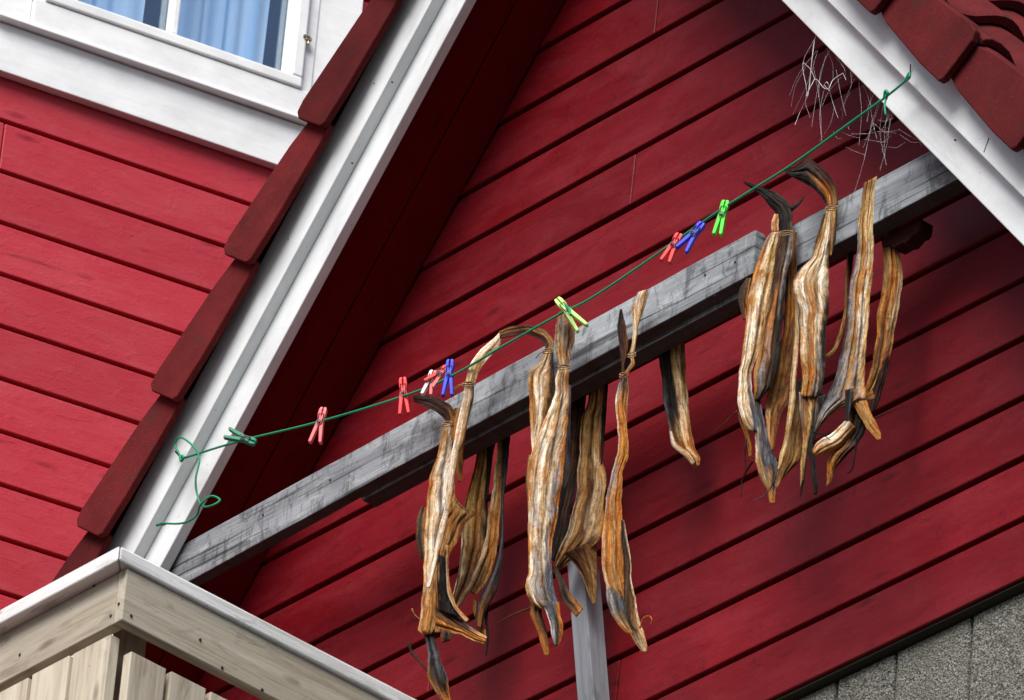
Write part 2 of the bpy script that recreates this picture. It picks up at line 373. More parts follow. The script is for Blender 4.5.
# nails driven into the barge boards
def nail(a,b,Y=-.229,r=.0011,stick=.022):
    A=W(*a,Y); B=W(*b,Y); B=A+(B-A)*.55+Vector((0,-stick,0)) if 0 else hit(b[0],b[1],A+Vector((0,-stick*.6,0)),-F0)
    mb=MB(); mb.tube([A+Vector((0,.004,0)),A,B],r,6); mb.build('nail',M_NAIL,house)
nail((984,152),(989,138)); nail((288,239),(295,248)); nail((374,83),(381,92)); nail((910,77),(910.6,64)); nail((182,459),(175,451),r=.0014)
for q in ((392,82),(352,163),(245,262),(160,397),(840,60),(955,140)):
    A=W(q[0],q[1],-.2295); mb=MB(); mb.tube([A+Vector((0,.002,0)),A+Vector((0,-.0012,0))],.0016,8); mb.build('nail_head',M_NAIL,house)

# ------------------------------------------------------------------ neighbouring house on the left
aa=R(24.35)
LWD=R0*math.cos(aa)+F0*math.sin(aa); LN=Vector((LWD.y,-LWD.x,0))
LA=CAM+ray(100,250)*16.24
def LW(x,y): return hit(x,y,LA,LN)
def la(x,y,o=0): return (LWo(x,y,o)-LA).dot(LWD)
def LWo(x,y,o): return hit(x,y,LA+LN*o,LN)
def LP(a,z,o=0): return Vector((LA.x,LA.y,0))+LWD*a+LN*o+ZZ*z
zb=LW(0,77).z                              # lower edge of the white board under the window
AR,AL=la(340,40)+.35,-3.6
h2=thing('house',LP((AL+AR)/2,-GZ,-2),'brighter red clapboard house with white window, left behind the tiled verge','house')
mb=MB(); z=zb-.003; k=0; BP=.12
zs=[LW(0,120).z-.004-BP*i for i in range(0,70)]
joint=la(1.5,150)
def rb(a0,a1,z0,z1):
    if a1<=a0: return
    mb.box(LP(a0,z0,-.02),LWD,LN,ZZ,a1-a0,.02,z1-z0,random.uniform(.9,1.08))
rb(AL,AR,zs[0]+.010,zb+.02)
for i,zz in enumerate(zs[:-1]):
    z0,z1=zs[i+1]+.010,zz
    if i==0: rb(AL,joint-.001,z0,z1); rb(joint+.001,AR,z0,z1)
    else:
        if random.random()<.2:
            q=random.uniform(AL,AL+2.6); rb(AL,q,z0,z1); rb(q+.002,AR,z0,z1)
        else: rb(AL,AR,z0,z1)
ZT=zb+1.9
wa0,wa1=la(27,17),la(303,114)             # window frame outer edges
wz0=LW(27,17).z; wz1=wz0+.95
ca0,ca1=wa0-.10,wa1+.10
zz=zb+.02
while zz<ZT:
    z1=min(zz+BP-.0075,ZT)
    if zz<wz1+.1: rb(AL,ca0+.01,zz,z1); rb(ca1-.01,AR,zz,z1)
    else: rb(AL,AR,zz,z1)
    zz+=BP
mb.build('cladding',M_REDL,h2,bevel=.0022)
mb=MB(); D2=4.0
mb.box(LP(AL,-GZ,-.022),LWD,-LN,ZZ,wa0-AL,D2,GZ+ZT,1.); mb.box(LP(wa1,-GZ,-.022),LWD,-LN,ZZ,AR-wa1,D2,GZ+ZT,1.)
mb.box(LP(wa0,-GZ,-.022),LWD,-LN,ZZ,wa1-wa0,D2,GZ+wz0,1.); mb.box(LP(wa0,wz1,-.022),LWD,-LN,ZZ,wa1-wa0,D2,ZT-wz1,1.)
mb.build('wall',M_DARK,h2)
mb=MB(); mb.box(LP(wa0-.2,wz0-.1,-1.2),LWD,-LN,ZZ,wa1-wa0+.4,.02,1.3,1.); mb.build('inner_wall',M_DARK,h2)
# roof of the neighbour
mb=MB(); 
for sg in (0,1):
    p0=LP(AL-.3,ZT-.15,.35) if sg==0 else LP(AL-.3,ZT-.15,-D2-.35); pr=LP(AL-.3,ZT+1.6,-D2/2)
    mb.prism([p0,pr,pr+ZZ*.12,p0+ZZ*.12],LWD*(AR-AL+.6))
mb.build('roof',M_TILE,h2)
# casing: bottom board, side boards, sill
zsill=LW(0,28).z
mb=MB(); mb.box(LP(AL if ca0-.35<AL else ca0-.35,zb,.001),LWD,LN,ZZ,ca1-ca0+.5,.022,zsill-zb-.002,1.)
mb.build('window_casing',M_WHITEW,h2,bevel=.002)
mb=MB(); mb.box(LP(ca0,zsill+.006,.001),LWD,LN,ZZ,.10-.001,.022,wz1-zsill+.1,1.); mb.build('window_casing',M_WHITEW,h2,bevel=.002)
mb=MB(); mb.box(LP(wa1+.001,zsill+.006,.001),LWD,LN,ZZ,.10,.022,wz1-zsill+.1,1.); mb.build('window_casing',M_WHITEW,h2,bevel=.002)
mb=MB(); mb.box(LP(wa0,wz1,.001),LWD,LN,ZZ,wa1-wa0,.022,.1,1.); mb.build('window_casing',M_WHITEW,h2,bevel=.002)
s0,s1=la(44.6,3.4,.039),la(301.6,91,.039); sz0=max(LWo(301.6,91,.039).z,wz0+.0295); sz1=wz1-.03
win=MB()
fz=zsill+.006
win.box(LP(wa0-.0,fz,.0),LWD,LN,ZZ,wa1-wa0,.034,wz0-fz+.028,1.)
win.box(LP(wa0,wz0+.0285,-.02),LWD,LN,ZZ,.026,.046,wz1-wz0-.055,1.); win.box(LP(max(s1+.002,wa1-.026),wz0+.0285,-.02),LWD,LN,ZZ,.026,.046,wz1-wz0-.055,1.)
win.box(LP(wa0,wz1-.026,-.02),LWD,LN,ZZ,wa1-wa0,.046,.0255,1.)
w=win.build('window',M_WHITEW,h2,bevel=.003)
mb=MB(); mb.box(LP(ca0+.02,zsill,.001),LWD,LN,ZZ,ca1-ca0-.02,.042,.0055,1.); mb.build('sill',M_WHITEW,w,bevel=.0015)
pz=LWo(289.6,75.4,.022).z; p1=la(289.6,75.4,.022)
def ringbox(m,a0,a1,z0,z1,wd,o0,th,ti):
    m.box(LP(a0,z0,o0),LWD,LN,ZZ,a1-a0,th,wd,1.); m.box(LP(a0,z1-wd,o0),LWD,LN,ZZ,a1-a0,th,wd,1.)
    m.box(LP(a0,z0+wd+.0002,o0),LWD,LN,ZZ,wd,th,z1-z0-2*wd-.0004,1.); m.box(LP(a1-wd,z0+wd+.0002,o0),LWD,LN,ZZ,wd,th,z1-z0-2*wd-.0004,1.)
mb=MB(); bw=max(.016,pz-sz0-.007); ringbox(mb,s0,s1,sz0,sz1,bw,-.005,.044,1)
sash=mb.build('sash',M_WHITEW,w,bevel=.004)
mb=MB(); ringbox(mb,s0+bw,s1-bw,sz0+bw,sz1-bw,.007,-.008,.030,1); mb.build('glazing_bead',M_WHITEW,w,bevel=.002)
mc=(la(171,30,.028)+la(178,32,.028))/2
mb=MB(); mb.box(LP(mc-.007,sz0+bw+.0075,-.008),LWD,LN,ZZ,.015,.036,sz1-sz0-2*bw-.015,1.); mb.build('mullion',M_WHITEW,w,bevel=.003)
m=N('window_glass'); gl=m.t.nodes.new('ShaderNodeBsdfGlossy'); gl.inputs['Roughness'].default_value=.03; gl.inputs['Color'].default_value=(.75,.88,1,1)
tr=m.t.nodes.new('ShaderNodeBsdfTransparent'); tr.inputs[0].default_value=(.92,.96,1,1); mx=m.t.nodes.new('ShaderNodeMixShader'); mx.inputs[0].default_value=.22
m.l(tr.outputs[0],mx.inputs[1]); m.l(gl.outputs[0],mx.inputs[2]); m.l(mx.outputs[0],m.t.nodes['Material Output'].inputs[0]); M_GLASS=m.m
mb=MB(); mb.box(LP(s0+bw+.002,sz0+bw+.002,-.012),LWD,LN,ZZ,s1-s0-2*bw-.004,.003,sz1-sz0-2*bw-.004,1.); mb.build('pane',M_GLASS,w)
m=N('sky_tinted_sheer_curtain'); x=m.n('ShaderNodeTexNoise',Scale=1.0,Detail=3.0); m.l(m.coord((28,28,1.2)),x.inputs['Vector'])
M_CURT=m.out(m.mix((.54,.75,.97),(.92,.97,1.0),m.ramp(x.outputs['Fac'],[(.40,(0,0,0)),(.80,W1)])),.9,None,spec=.1)  # curtain tinted blue to paint in the sky's reflection
def curtain(a0,a1):
    mb=MB(); n=90; vs=[];fs=[]
    for i in range(n+1):
        a=a0+(a1-a0)*i/n; o=-.05+.004*math.sin(i*.31+2.3*math.sin(i*.11))+.009*noise.noise(Vector((i*.12,3,0)))
        vs+=[LP(a,sz0-.05,o),LP(a+.01*math.sin(i*.3),sz1+.05,o)]
        if i: fs.append((2*i-2,2*i,2*i+1,2*i-1))
    mb.add(vs,fs); c=mb.build('curtain',M_CURT,w,smooth=True)
curtain(s0-.02,mc-.045); curtain(mc+.01,s1-.06)
# hinge
H=LW(305,50); ha=(H-LA).dot(LWD)
mb=MB(); mb.tube([LP(s1+.004,H.z-.012,.038),LP(s1+.004,H.z+.010,.038)],.0035,10); mb.box(LP(s1-.004,H.z-.004,.038),LWD,LN,ZZ,.014,.005,.008)
mb.tube([LP(s1-.010,H.z+.004,.042),LP(s1+.004,H.z+.004,.042)],.0035,8)
mb.build('hinge',simple('brass_hinge',(.42,.34,.24),.4,.5,0,.6),w,bevel=.001)

# ------------------------------------------------------------------ drying beam, blocks, post
BY=-.175
beam=thing('beam',(.3,BY,-.25),'long grey weathered beam of two lapped planks spanning the gable','beam')
def plank(xa,xb,zt0,zt1,zb0,zb1,y0,th,off,cutl=0,cutr=0):
    """zt/zb: top and bottom heights at the left and right end"""
    mb=MB(); n=70; vs=[];lc=[];fs=[]; rr=Vector((3.3+off,1.2,7.7))
    for i in range(n+1):
        t=i/n; x=xa+(xb-xa)*t; zt=zt0+(zt1-zt0)*t; zb_=zb0+(zb1-zb0)*t
        for k,(zz,yy) in enumerate(((zb_,0),(zb_,th),(zt,th),(zt,0))):
            p=Vector((x,y0+yy,zz)); q=noise.noise(Vector((x*5+off,zz*40,yy*30)))*.0022+noise.noise(Vector((x*30,zz*40,yy*30+off)))*.0008
            if cutl and i==0 and k<2: p.x+=cutl
            if cutl and i==1 and k<2: p.x=max(p.x,xa+cutl+.006)
            if i==n and k<2: p.x+=cutr
            p.z+=q; p.y+=q*.3; vs.append(p); lc.append(rr+Vector((x,yy,zz)))
        if i:
            for k in range(4): a=(i-1)*4+k; b=(i-1)*4+(k+1)%4; fs.append((a,b,b+4,a+4))
    fs+=[(3,2,1,0),(n*4,n*4+1,n*4+2,n*4+3)]
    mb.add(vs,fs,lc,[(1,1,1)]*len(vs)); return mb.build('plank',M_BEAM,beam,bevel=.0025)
xe=W(755,240,BY).x
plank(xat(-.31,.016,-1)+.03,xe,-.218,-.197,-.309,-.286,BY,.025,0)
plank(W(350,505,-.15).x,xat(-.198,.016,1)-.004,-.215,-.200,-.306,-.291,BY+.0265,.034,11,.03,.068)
p=W(906,214,-.10); mb=MB(); z1=-.292
ringp=[(-.048,0),(.046,0),(.044,-.020),(.036,-.027),(.030,-.024),(.012,-.034),(.0,-.030),(-.018,-.031),(-.034,-.020),(-.046,-.017)]
mb.prism([Vector((p.x+a,-.108,z1+b)) for a,b in ringp],(0,.03,0)); mb.build('support_block',M_BRK,beam,bevel=.002)
# screws
for px,py in ((263,515),(330,480),(705,275),(735,262),(862,215),(715,296)):
    A=W(px,py,BY-.001); mb=MB(); mb.tube([A+Vector((0,.003,0)),A+Vector((0,-.001,0))],.0019,8); mb.build('screw_head',M_NAIL,beam)

PY=-.075
pt=W(566.5,560,PY); pb=W(575,670,PY); dirp=(pb-pt).normalized(); zf=-2.235
L=(zf-pt.z)/dirp.z
post=thing('pole',tuple(pt+dirp*L),'slim square grey wooden pole standing below the middle fish','wooden pole')
e1=Vector((1,0,0)); e2=Vector((0,1,0)); wd=.040
mb=MB(); top=pt-dirp*.0
ringb=[pt+dirp*L,pt+dirp*L+e1*wd,pt+dirp*L+e1*wd+e2*wd,pt+dirp*L+e2*wd]
tops=[pt-dirp*0,pt+e1*wd-dirp*-.02,pt+e1*wd+e2*wd+dirp*.02,pt+e2*wd]
vs=ringb+tops; lc=[Vector((0 if i<4 else L,[0,1,1,0][i%4]*wd,[0,0,1,1][i%4]*wd)) for i in range(8)]
mb.add(vs,[(3,2,1,0),(4,5,6,7),(0,1,5,4),(1,2,6,5),(2,3,7,6),(3,0,4,7)],lc); mb.build('pole_shaft',M_POST,post,bevel=.002)
mb=MB(); mb.box(pt+dirp*(L-.03)+Vector((-.02,-.02,-.0)),(1,0,0),(0,1,0),ZZ,.08,.08,.018); mb.build('foot_plate',M_POST,post,bevel=.002)

# ------------------------------------------------------------------ balcony railing
Cn=CAM+ray(120,545)*12.8               # top outer corner of the handrail
bal=thing('balcony',(Cn.x-1,Cn.y+.6,-GZ),'pale wooden balcony with capped railing in the lower left corner','balcony')
cx,cy,cz=Cn; Yend=0.0; Xend=cx-2.2
def railbox(name,mat,x0,y0,z0,lx,ly,lz,bev=.002,par=bal,tone=None):
    mb=MB()
    if lz>lx and lz>ly: mb.box((x0,y0,z0),ZZ,(1,0,0),(0,1,0),lz,lx,ly,tone)
    elif ly>lx: mb.box((x0,y0,z0),(0,1,0),(1,0,0),ZZ,ly,lx,lz,tone)
    else: mb.box((x0,y0,z0),(1,0,0),(0,1,0),ZZ,lx,ly,lz,tone)
    return mb.build(name,mat,par,bevel=bev)
capH=.028; capW=.12
def mitre(pts,h,name,mat):
    mb=MB(); n=len(pts)
    mb.prism([Vector((p[0],p[1],p[2])) for p in pts],(0,0,h)); return mb.build(name,mat,bal,bevel=.003)
mb=MB(); mb.prism([(Xend,cy,cz-capH),(Xend,cy+capW,cz-capH),(cx-capW-.001,cy+capW,cz-capH),(cx-.001,cy,cz-capH)],(0,0,capH),[(0,0,0),(0,capW,0),(2.2-capW,capW,0),(2.2,0,0)]); mb.build('handrail',M_CAP,bal,bevel=.003)
L1=1.0
mb=MB(); mb.prism([(cx,cy+.001,cz-capH),(cx-capW,cy+capW+.001,cz-capH),(cx-capW,L1*0-.002,cz-capH),(cx,-.002,cz-capH)],(0,0,capH),[(0,0,0),(capW,capW,0),(1.2,capW,0),(1.2,0,0)]); mb.build('handrail',M_CAP,bal,bevel=.004)
fz=cz-capH; FH=.098; fo=.024; fr=.006      # fascia boards, set in under the cap
railbox('fascia_board',M_RAIL,Xend,cy+fo,fz-FH,cx-fr-Xend-.022,.021,FH-.001)
railbox('fascia_board',M_RAIL,cx-fr-.021,cy+fo,fz-FH,.021,-cy-fo-.004,FH-.001)
# balusters
bz=fz-FH; BH=.86
x=cx-fr-.028-.094; k=0
while x>Xend+.02:
    railbox('baluster',M_RAIL,x,cy+fo+.003,bz-BH,.094,.020,BH-.012-random.uniform(0,.006),.0015,tone=random.uniform(.95,1.25)); x-=.104; k+=1
y=cy+fo+.030
while y<-.09:
    railbox('baluster',M_RAIL,cx-fr-.024,y,bz-BH,.020,.073,BH-.040-random.uniform(0,.004),.0015,tone=random.uniform(.95,1.25)); y+=.0835
railbox('back_rail',M_RAIL,Xend,cy+fo+.0235,bz-BH+.08,cx-fr-.07-Xend,.035,.07)
railbox('back_rail',M_RAIL,cx-fr-.062,cy+fo+.06,bz-BH+.08,.035,-cy-fo-.07,.07)
mb=MB(); mb.box((cx-fr-.105,cy+fo+.064,-2.26),ZZ,(1,0,0),(0,1,0),fz+2.26-.002,.04,.04); mb.build('corner_post',M_RAIL,bal,bevel=.002)
railbox('deck',M_RAIL,Xend,cy+.02,-2.36,cx-Xend-.01,-cy-.025,.12)
for xx in (Xend+.15,cx-.2):
    mb=MB(); mb.box((xx,cy+.06,-GZ),ZZ,(1,0,0),(0,1,0),GZ-2.362,.1,.1); mb.build('deck_post',M_RAIL,bal,bevel=.004)
for q,fl in (((111,616),0),((119,604),0),((94,586),0),((20,655),0),((131,616),1),((222,668),1),((200,640),1),((262,690),1)):
    A=hit(q[0],q[1],Vector((0,cy+fo,0)),Vector((0,1,0))) if fl==0 else hit(q[0],q[1],Vector((cx-fr,0,0)),Vector((1,0,0)))
    dd=Vector((0,-1,0)) if fl==0 else Vector((1,0,0))
    mb=MB(); mb.tube([A-dd*.002,A+dd*.0012],.0028,8); mb.build('nail_head',M_NAIL,bal)

# ------------------------------------------------------------------ clothesline
LY=-.245
pts=[(184,458),(240,441),(318,422),(404,396),(450,377),(505,345),(560,314),(590,299),(640,266),(722,209),(790,166),(850,123),(887,96),(910,77)]
base=[W(p[0],p[1],LY) for p in pts]
line=thing('clothesline',tuple(base[6]),'green cord strung across the gable with a loose curl at left','clothesline')
mb=MB(); mb.tube(smooth_path(base,6),.0021,8); mb.build('cord',M_LINE,line,smooth=True)
def cordpath(pp,r,par,name='cord_end',Y=LY,mat=None,wob=.004):
    ps=[W(p[0],p[1],Y)+Vector((0,-wob*(i%3),0)) for i,p in enumerate(pp)]
    mb=MB(); mb.tube(smooth_path(ps,6),r,7); return mb.build(name,mat or M_LINE,par,smooth=True)
cordpath([(182,459),(177,446),(184,439),(194,447),(201,460),(199,480),(197,494),(204,507),(216,507),(220,500),(213,497),(204,506),(196,516),(184,524),(164,525)],.0020,line)
cordpath([(887,95),(886.5,106),(889,117)],.0018,line)
cordpath([(180,456),(183,462),(187,459),(182,456)],.0026,line,'knot'); cordpath([(884,98),(887,92),(891,95),(886,99),(888,96)],.0024,line,'knot')
cordpath([(905,81),(911,74),(913,79),(907,80),(911,76)],.0022,line,'knot'); cordpath([(165,524),(161,525),(160,527)],.003,line,'knot')
cordpath([(564,303),(570,309),(574,317)],.0022,line,'knot',LY-.012)

# ------------------------------------------------------------------ clothespins
def pin(jaw,h1,h2,mats,label,group='clothespins on the green line',Y=LY,grip=.30):
    A=W(jaw[0],jaw[1],Y); n=(-F0*.9+Vector((0,-.35,0))).normalized()
    J=A; H1=hit(h1[0],h1[1],A,n); H2=hit(h2[0],h2[1],A,n)
    o=thing('clothespin',tuple(A),label,'clothespin',group)
    mid=(H1+H2)/2; ax=(mid-J).normalized(); side=n.cross(ax).normalized()
    L=(mid-J).length
    for i,(H,m) in enumerate(((H1,mats[0]),(H2,mats[1]))):
        sg=1 if (H-mid).dot(side)>0 else -1
        mb=MB(); prof=[(0,.0030,.0030),(.08,.0042,.0036),(.22,.0040,.0040),(.34,.0028,.0040),(.46,.0034,.0046),(.75,None,.0042),(.97,None,.0036),(1.0,None,.0022)]
        vs=[];fs=[]; hd=(H-mid).dot(side)*sg
        for k,(t,off,hw) in enumerate(prof):
            o_=off if off is not None else .0034+(hd-.0034)*((t-.46)/.54)
            cpt=J+ax*(L*t)+side*(sg*o_)
            dz=.0048*(.75 if k in(0,len(prof)-1) else 1)
            for (a,b) in ((-1,-1),(1,-1),(1,1),(-1,1)): vs.append(cpt+side*(a*hw*.78)+n*(b*dz))
            if k:
                for q in range(4): a=(k-1)*4+q; b=(k-1)*4+(q+1)%4; fs.append((a,b,b+4,a+4))
        fs+=[(3,2,1,0),tuple(range(len(prof)*4-4,len(prof)*4))]
        mb.add(vs,fs); mb.build('arm',m,o,bevel=.0008)
    cc=J+ax*(L*.44); mb=MB()
    ring=[cc+(ax*math.cos(q)+side*math.sin(q))*.0046+n*(.0062+.0003*k) for k,q in enumerate([i*2*math.pi/8 for i in range(9)])]
    mb.tube(ring,.0009,5); mb.tube([cc-n*.0065,cc+n*.0075],.0018,6)
    mb.tube([cc+n*.0066+side*.0045,J+ax*L*.2+n*.006+side*.0045,J+ax*L*.2+n*.006-side*.0045,cc+n*.0066-side*.0045],.0008,5)
    mb.build('spring',M_STEEL,o,smooth=True)
    return o
pin((256,443),(227,428),(226,438),(M_PTEAL,M_PTEAL),'dark teal plastic clothespin clipped flat at the line end over the left barge board')
pin((324,408),(310,442),(320,445),(M_PINK,M_PINK),'faded pink clothespin hanging alone on the lower left of the line')
pin((403,378),(400,415),(409,415),(M_PRED,M_PRED),'plain red clothespin hanging upright just left of the white and red pair')
pin((434,371),(422,395),(431,396),(M_PWHITE,M_PINK),'white clothespin tangled with a red one left of the upright blue pin')
pin((448,367),(426,380),(431,390),(M_PRED,M_PINK),'red clothespin lying sideways across the white pin',Y=LY+.012)
pin((450.5,360),(443,395),(452,398),(M_PBLUE,M_PBLUE),'dark blue clothespin hanging upright beside the white and red pair')
pin((557,299),(579,333),(587,325),(M_PLIME,M_PLIME),'pale green clothespin holding the biggest fish tail on the line',Y=LY-.02)
pin((680,234),(662,259),(668,266),(M_PRED,M_PRED),'red clothespin touching the slanted blue one in the right half of the line')
pin((703,223),(677,247),(685,254.5),(M_PBLUE,M_PBLUE),'blue clothespin slanted between the red and the bright green pins',Y=LY-.008)
pin((726,201),(714,234),(720.5,237),(M_PGREEN,M_PGREEN),'bright green clothespin highest on the line near the dark tail fins')

# ------------------------------------------------------------------ cobwebs
web=thing('cobweb',tuple(W(825,90,-.19)),'tangled white cobweb threads hanging under the right barge board','cobweb')
mb=MB()
def thread(pp,r=.00045,Y=-.19):
    r*=.42
    mb.tube(smooth_path([W(p[0],p[1],Y+random.uniform(-.01,.01)) for p in pp],4),r,4)
thread([(826,3),(819,22),(815,38),(803,62),(806,85),(807,98)],.0006); thread([(815,38),(812,60),(810,82),(807,97),(800,112),(795,125)],.0006)
thread([(806,96),(812,84),(816,79),(824,88),(829,88),(833,80),(843,73)],.0011); thread([(814,40),(811,68),(808,96)],.0007); thread([(829,88),(832,100),(838,118)],.0004)
thread([(803,62),(811,70),(815,80)],.0006); thread([(843,73),(846,80)],.0008); thread([(824,85),(830,91),(827,82),(822,88)],.0013)
random.seed(21)
for k in range(34):
    a=(random.uniform(806,915),random.uniform(45,110)); b=(a[0]+random.uniform(-28,12),a[1]+random.uniform(20,75))
    if b[1]>165: b=(b[0],165)
    thread([a,((a[0]+b[0])/2+random.uniform(-5,5),(a[1]+b[1])/2),b],random.uniform(.00018,.00034))
for k in range(14):
    a=(random.uniform(840,900),random.uniform(115,150)); b=(a[0]+random.uniform(-20,34),a[1]+random.uniform(-10,14))
    thread([a,((a[0]+b[0])/2,(a[1]+b[1])/2+random.uniform(0,4)),b],.00022)
for a,b in (((872,120),(852,200)),((890,118),(880,170)),((866,100),(867,122))): thread([a,((a[0]+b[0])/2+2,(a[1]+b[1])/2),b],.0003)
mb.build('threads',M_WEB,web)

# ------------------------------------------------------------------ the dried fish
random.seed(5)
PAL=dict(K=(.66,.51,.33),L=(.90,.83,.70),T=(.38,.215,.078),O=(.47,.185,.034),B=(.12,.055,.022),D=(.009,.008,.008),G=(.10,.115,.15),S=(.27,.245,.24),Y=(.50,.33,.11),R=(.07,.022,.014),E=(.032,.026,.024))
def shade_at(stops,v,t):
    # stops: [(v,'KTO..')...]; colours spread evenly across t
    def across(sx,t):
        c=[PAL[ch] for ch in sx]
        if len(c)==1: return Vector(c[0])
        x=min(max(t,0),1)*(len(c)-1); i=min(int(x),len(c)-2); f=x-i; f=f*f*(3-2*f); f=f*f*(3-2*f)
        return Vector(c[i]).lerp(Vector(c[i+1]),f)
    if isinstance(stops,str): return across(stops,t)
    for i in range(len(stops)-1):
        if v<=stops[i+1][0]:
            f=(v-stops[i][0])/max(1e-6,stops[i+1][0]-stops[i][0]); f=min(max(f,0),1)
            return across(stops[i][1],t).lerp(across(stops[i+1][1],t),f)
    return across(stops[-1][1],t)
YF=-.205
def ribbon(parent,name,rows,stops,Y=None,anc=None,d=0,rot=25,bulge=.30,ridge=.0028,fold=2.2,rag=1.5,thick=.0022,wr=.002,curl=0):
    """a sheet of skin/flesh hung in a vertical plane turned 'rot' degrees from the wall; rows = left/right edge points"""
    seed=random.uniform(0,100)
    if Y is None: Y=YF
    if anc is None: anc=((rows[0][0]+rows[0][2])/2,(rows[0][1]+rows[0][3])/2)
    A=W(anc[0],anc[1],Y); a=R(rot); n=Vector((-math.sin(a),math.cos(a),0))
    A=A+FW*d
    # resample
    L=[Vector((r[0],r[1],0)) for r in rows]; Q=[Vector((r[2],r[3],0)) for r in rows]
    Ls=[];Qs=[]
    PL=[L[0]*2-L[1]]+L+[L[-1]*2-L[-2]]; PQ=[Q[0]*2-Q[1]]+Q+[Q[-1]*2-Q[-2]]
    def cr(a,b,c,d_,t): 
        return b.lerp(c,t)*.45+.55*(.5*((2*b)+(c-a)*t+(2*a-5*b+4*c-d_)*t*t+(3*b-a-3*c+d_)*t**3))
    for i in range(1,len(PL)-2):
        seg=max(2,int(((PL[i]-PL[i+1]).length+(PQ[i]-PQ[i+1]).length)/2/2.2))
        for k in range(seg):
            t=k/seg; Ls.append(cr(*PL[i-1:i+3],t)); Qs.append(cr(*PQ[i-1:i+3],t))
    Ls.append(L[-1]); Qs.append(Q[-1])
    nr=len(Ls); wmax=max((a_-b_).length for a_,b_ in zip(Ls,Qs)); nc=max(5,min(40,int(wmax/1.1)))
    mb=MB(); vs=[];lc=[];cl=[]; vlen=0; front=[]
    for i in range(nr):
        if i: vlen+=((Ls[i]-Ls[i-1]).length+(Qs[i]-Qs[i-1]).length)/2*PXM
        v=i/(nr-1); l,q=Ls[i].copy(),Qs[i].copy(); wv=q-l; w=wv.length; wh=wv/max(w,1e-6)
        jl=noise.noise(Vector((seed,i*.10,0)))*rag+noise.noise(Vector((seed,i*.33,4)))*rag*.45; jr=noise.noise(Vector((seed+9,i*.10,0)))*rag+noise.noise(Vector((seed+9,i*.33,4)))*rag*.45
        sc=min(1,w/10); l-=wh*jl*sc; q+=wh*jr*sc; w=(q-l).length
        for j in range(nc+1):
            t=j/nc; p=l.lerp(q,t)
            wm=w*PXM
            disp=-bulge*wm*math.sin(math.pi*t)**.8
            am=ridge*min(1,w/16)
            ph=noise.noise(Vector((seed+3,i*.022,0)))*1.0
            env=math.sin(math.pi*min(max(t,0),1))**.5
            cre=1-abs(math.sin(math.pi*fold*t+ph+seed)); cre2=1-abs(math.sin(math.pi*fold*1.9*t+ph*1.4+seed*2))
            val=1.5*cre**3+.6*cre2**3-.45
            disp+=am*1.5*env*val
            disp-=am*1.0*(max(0,1-min(t,1-t)/.10))**2
            disp+=wr*(noise.noise(Vector((seed+t*w*.10,i*.06,2)))*2.2+noise.noise(Vector((seed+t*w*.28,i*.14,7)))*.6)
            disp+=curl*wm*(t-.5)
            P3=hit(p.x,p.y,A,n)+FW*disp
            vs.append(P3); lc.append(Vector((seed+t*w*PXM,vlen+seed,0)))
            vv=min(max(v+noise.noise(Vector((seed+t*6,i*.05,9)))*.12,0),1)
            tt=t+noise.noise(Vector((seed+5,i*.07,t*2)))*.20+noise.noise(Vector((seed+8,i*.3,t*5)))*.09
            cc=shade_at(stops,vv,tt)
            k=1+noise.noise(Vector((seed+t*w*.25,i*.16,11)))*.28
            # fold shade painted into the colour: darker valleys, lighter crests
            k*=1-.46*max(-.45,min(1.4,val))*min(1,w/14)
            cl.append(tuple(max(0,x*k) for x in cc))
    m=nc+1; N0=len(vs)
    for i in range(N0):
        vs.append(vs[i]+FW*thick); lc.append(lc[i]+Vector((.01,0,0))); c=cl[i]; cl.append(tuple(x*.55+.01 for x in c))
    fs=[]
    for i in range(nr-1):
        for j in range(nc):
            a0=i*m+j; fs.append((a0,a0+m,a0+m+1,a0+1)); b0=a0+N0; fs.append((b0,b0+1,b0+m+1,b0+m))
    for i in range(nr-1):
        a0=i*m; fs.append((a0,a0+N0,a0+N0+m,a0+m)); a1=i*m+nc; fs.append((a1,a1+m,a1+m+N0,a1+N0))
    for j in range(nc): fs.append((j,j+1,j+1+N0,j+N0)); e=(nr-1)*m; fs.append((e+j,e+j+N0,e+j+1+N0,e+j+1))
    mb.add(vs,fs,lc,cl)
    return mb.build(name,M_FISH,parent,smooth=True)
def strand(parent,pp,r,colr,Y=-.212,name='strand'):
    ps=[W(p[0],p[1],Y) for p in pp]; sp=smooth_path(ps,5); k=len(sp)
    mb=MB(); mb.tube(sp,[r*(1-.6*i/(k-1)) for i in range(k)],6,PAL[colr]); return mb.build(name,M_FISH,parent,smooth=True)
def twine(parent,x,y,w,Y=-.236,turns=2,tail=True,h=2.2):
    mb=MB()
    for k in range(turns):
        yy=y+k*h-h/2
        ps=[]
        for q in range(13):
            a=2*math.pi*q/12; p=W(x+math.cos(a)*w*.55,yy+math.sin(a)*1.2-math.cos(a)*.8,Y); ps.append(p+FW*(.012*(1-math.sin(a))*.9-.006))
        mb.tube(ps,.0011,6)
    if tail:
        mb.tube(smooth_path([W(x-w*.4,y,Y-.004),W(x-w*.9,y+3,Y-.004),W(x-w*1.2,y+7,Y)],4),.0011,5)
    mb.build('twine',M_TWINE,parent,smooth=True)
def fish(label,x,y,Y=-.212): return thing('dried_fish',tuple(W(x,y,Y)),label,'dried fish','dried fish hanging from the beam')

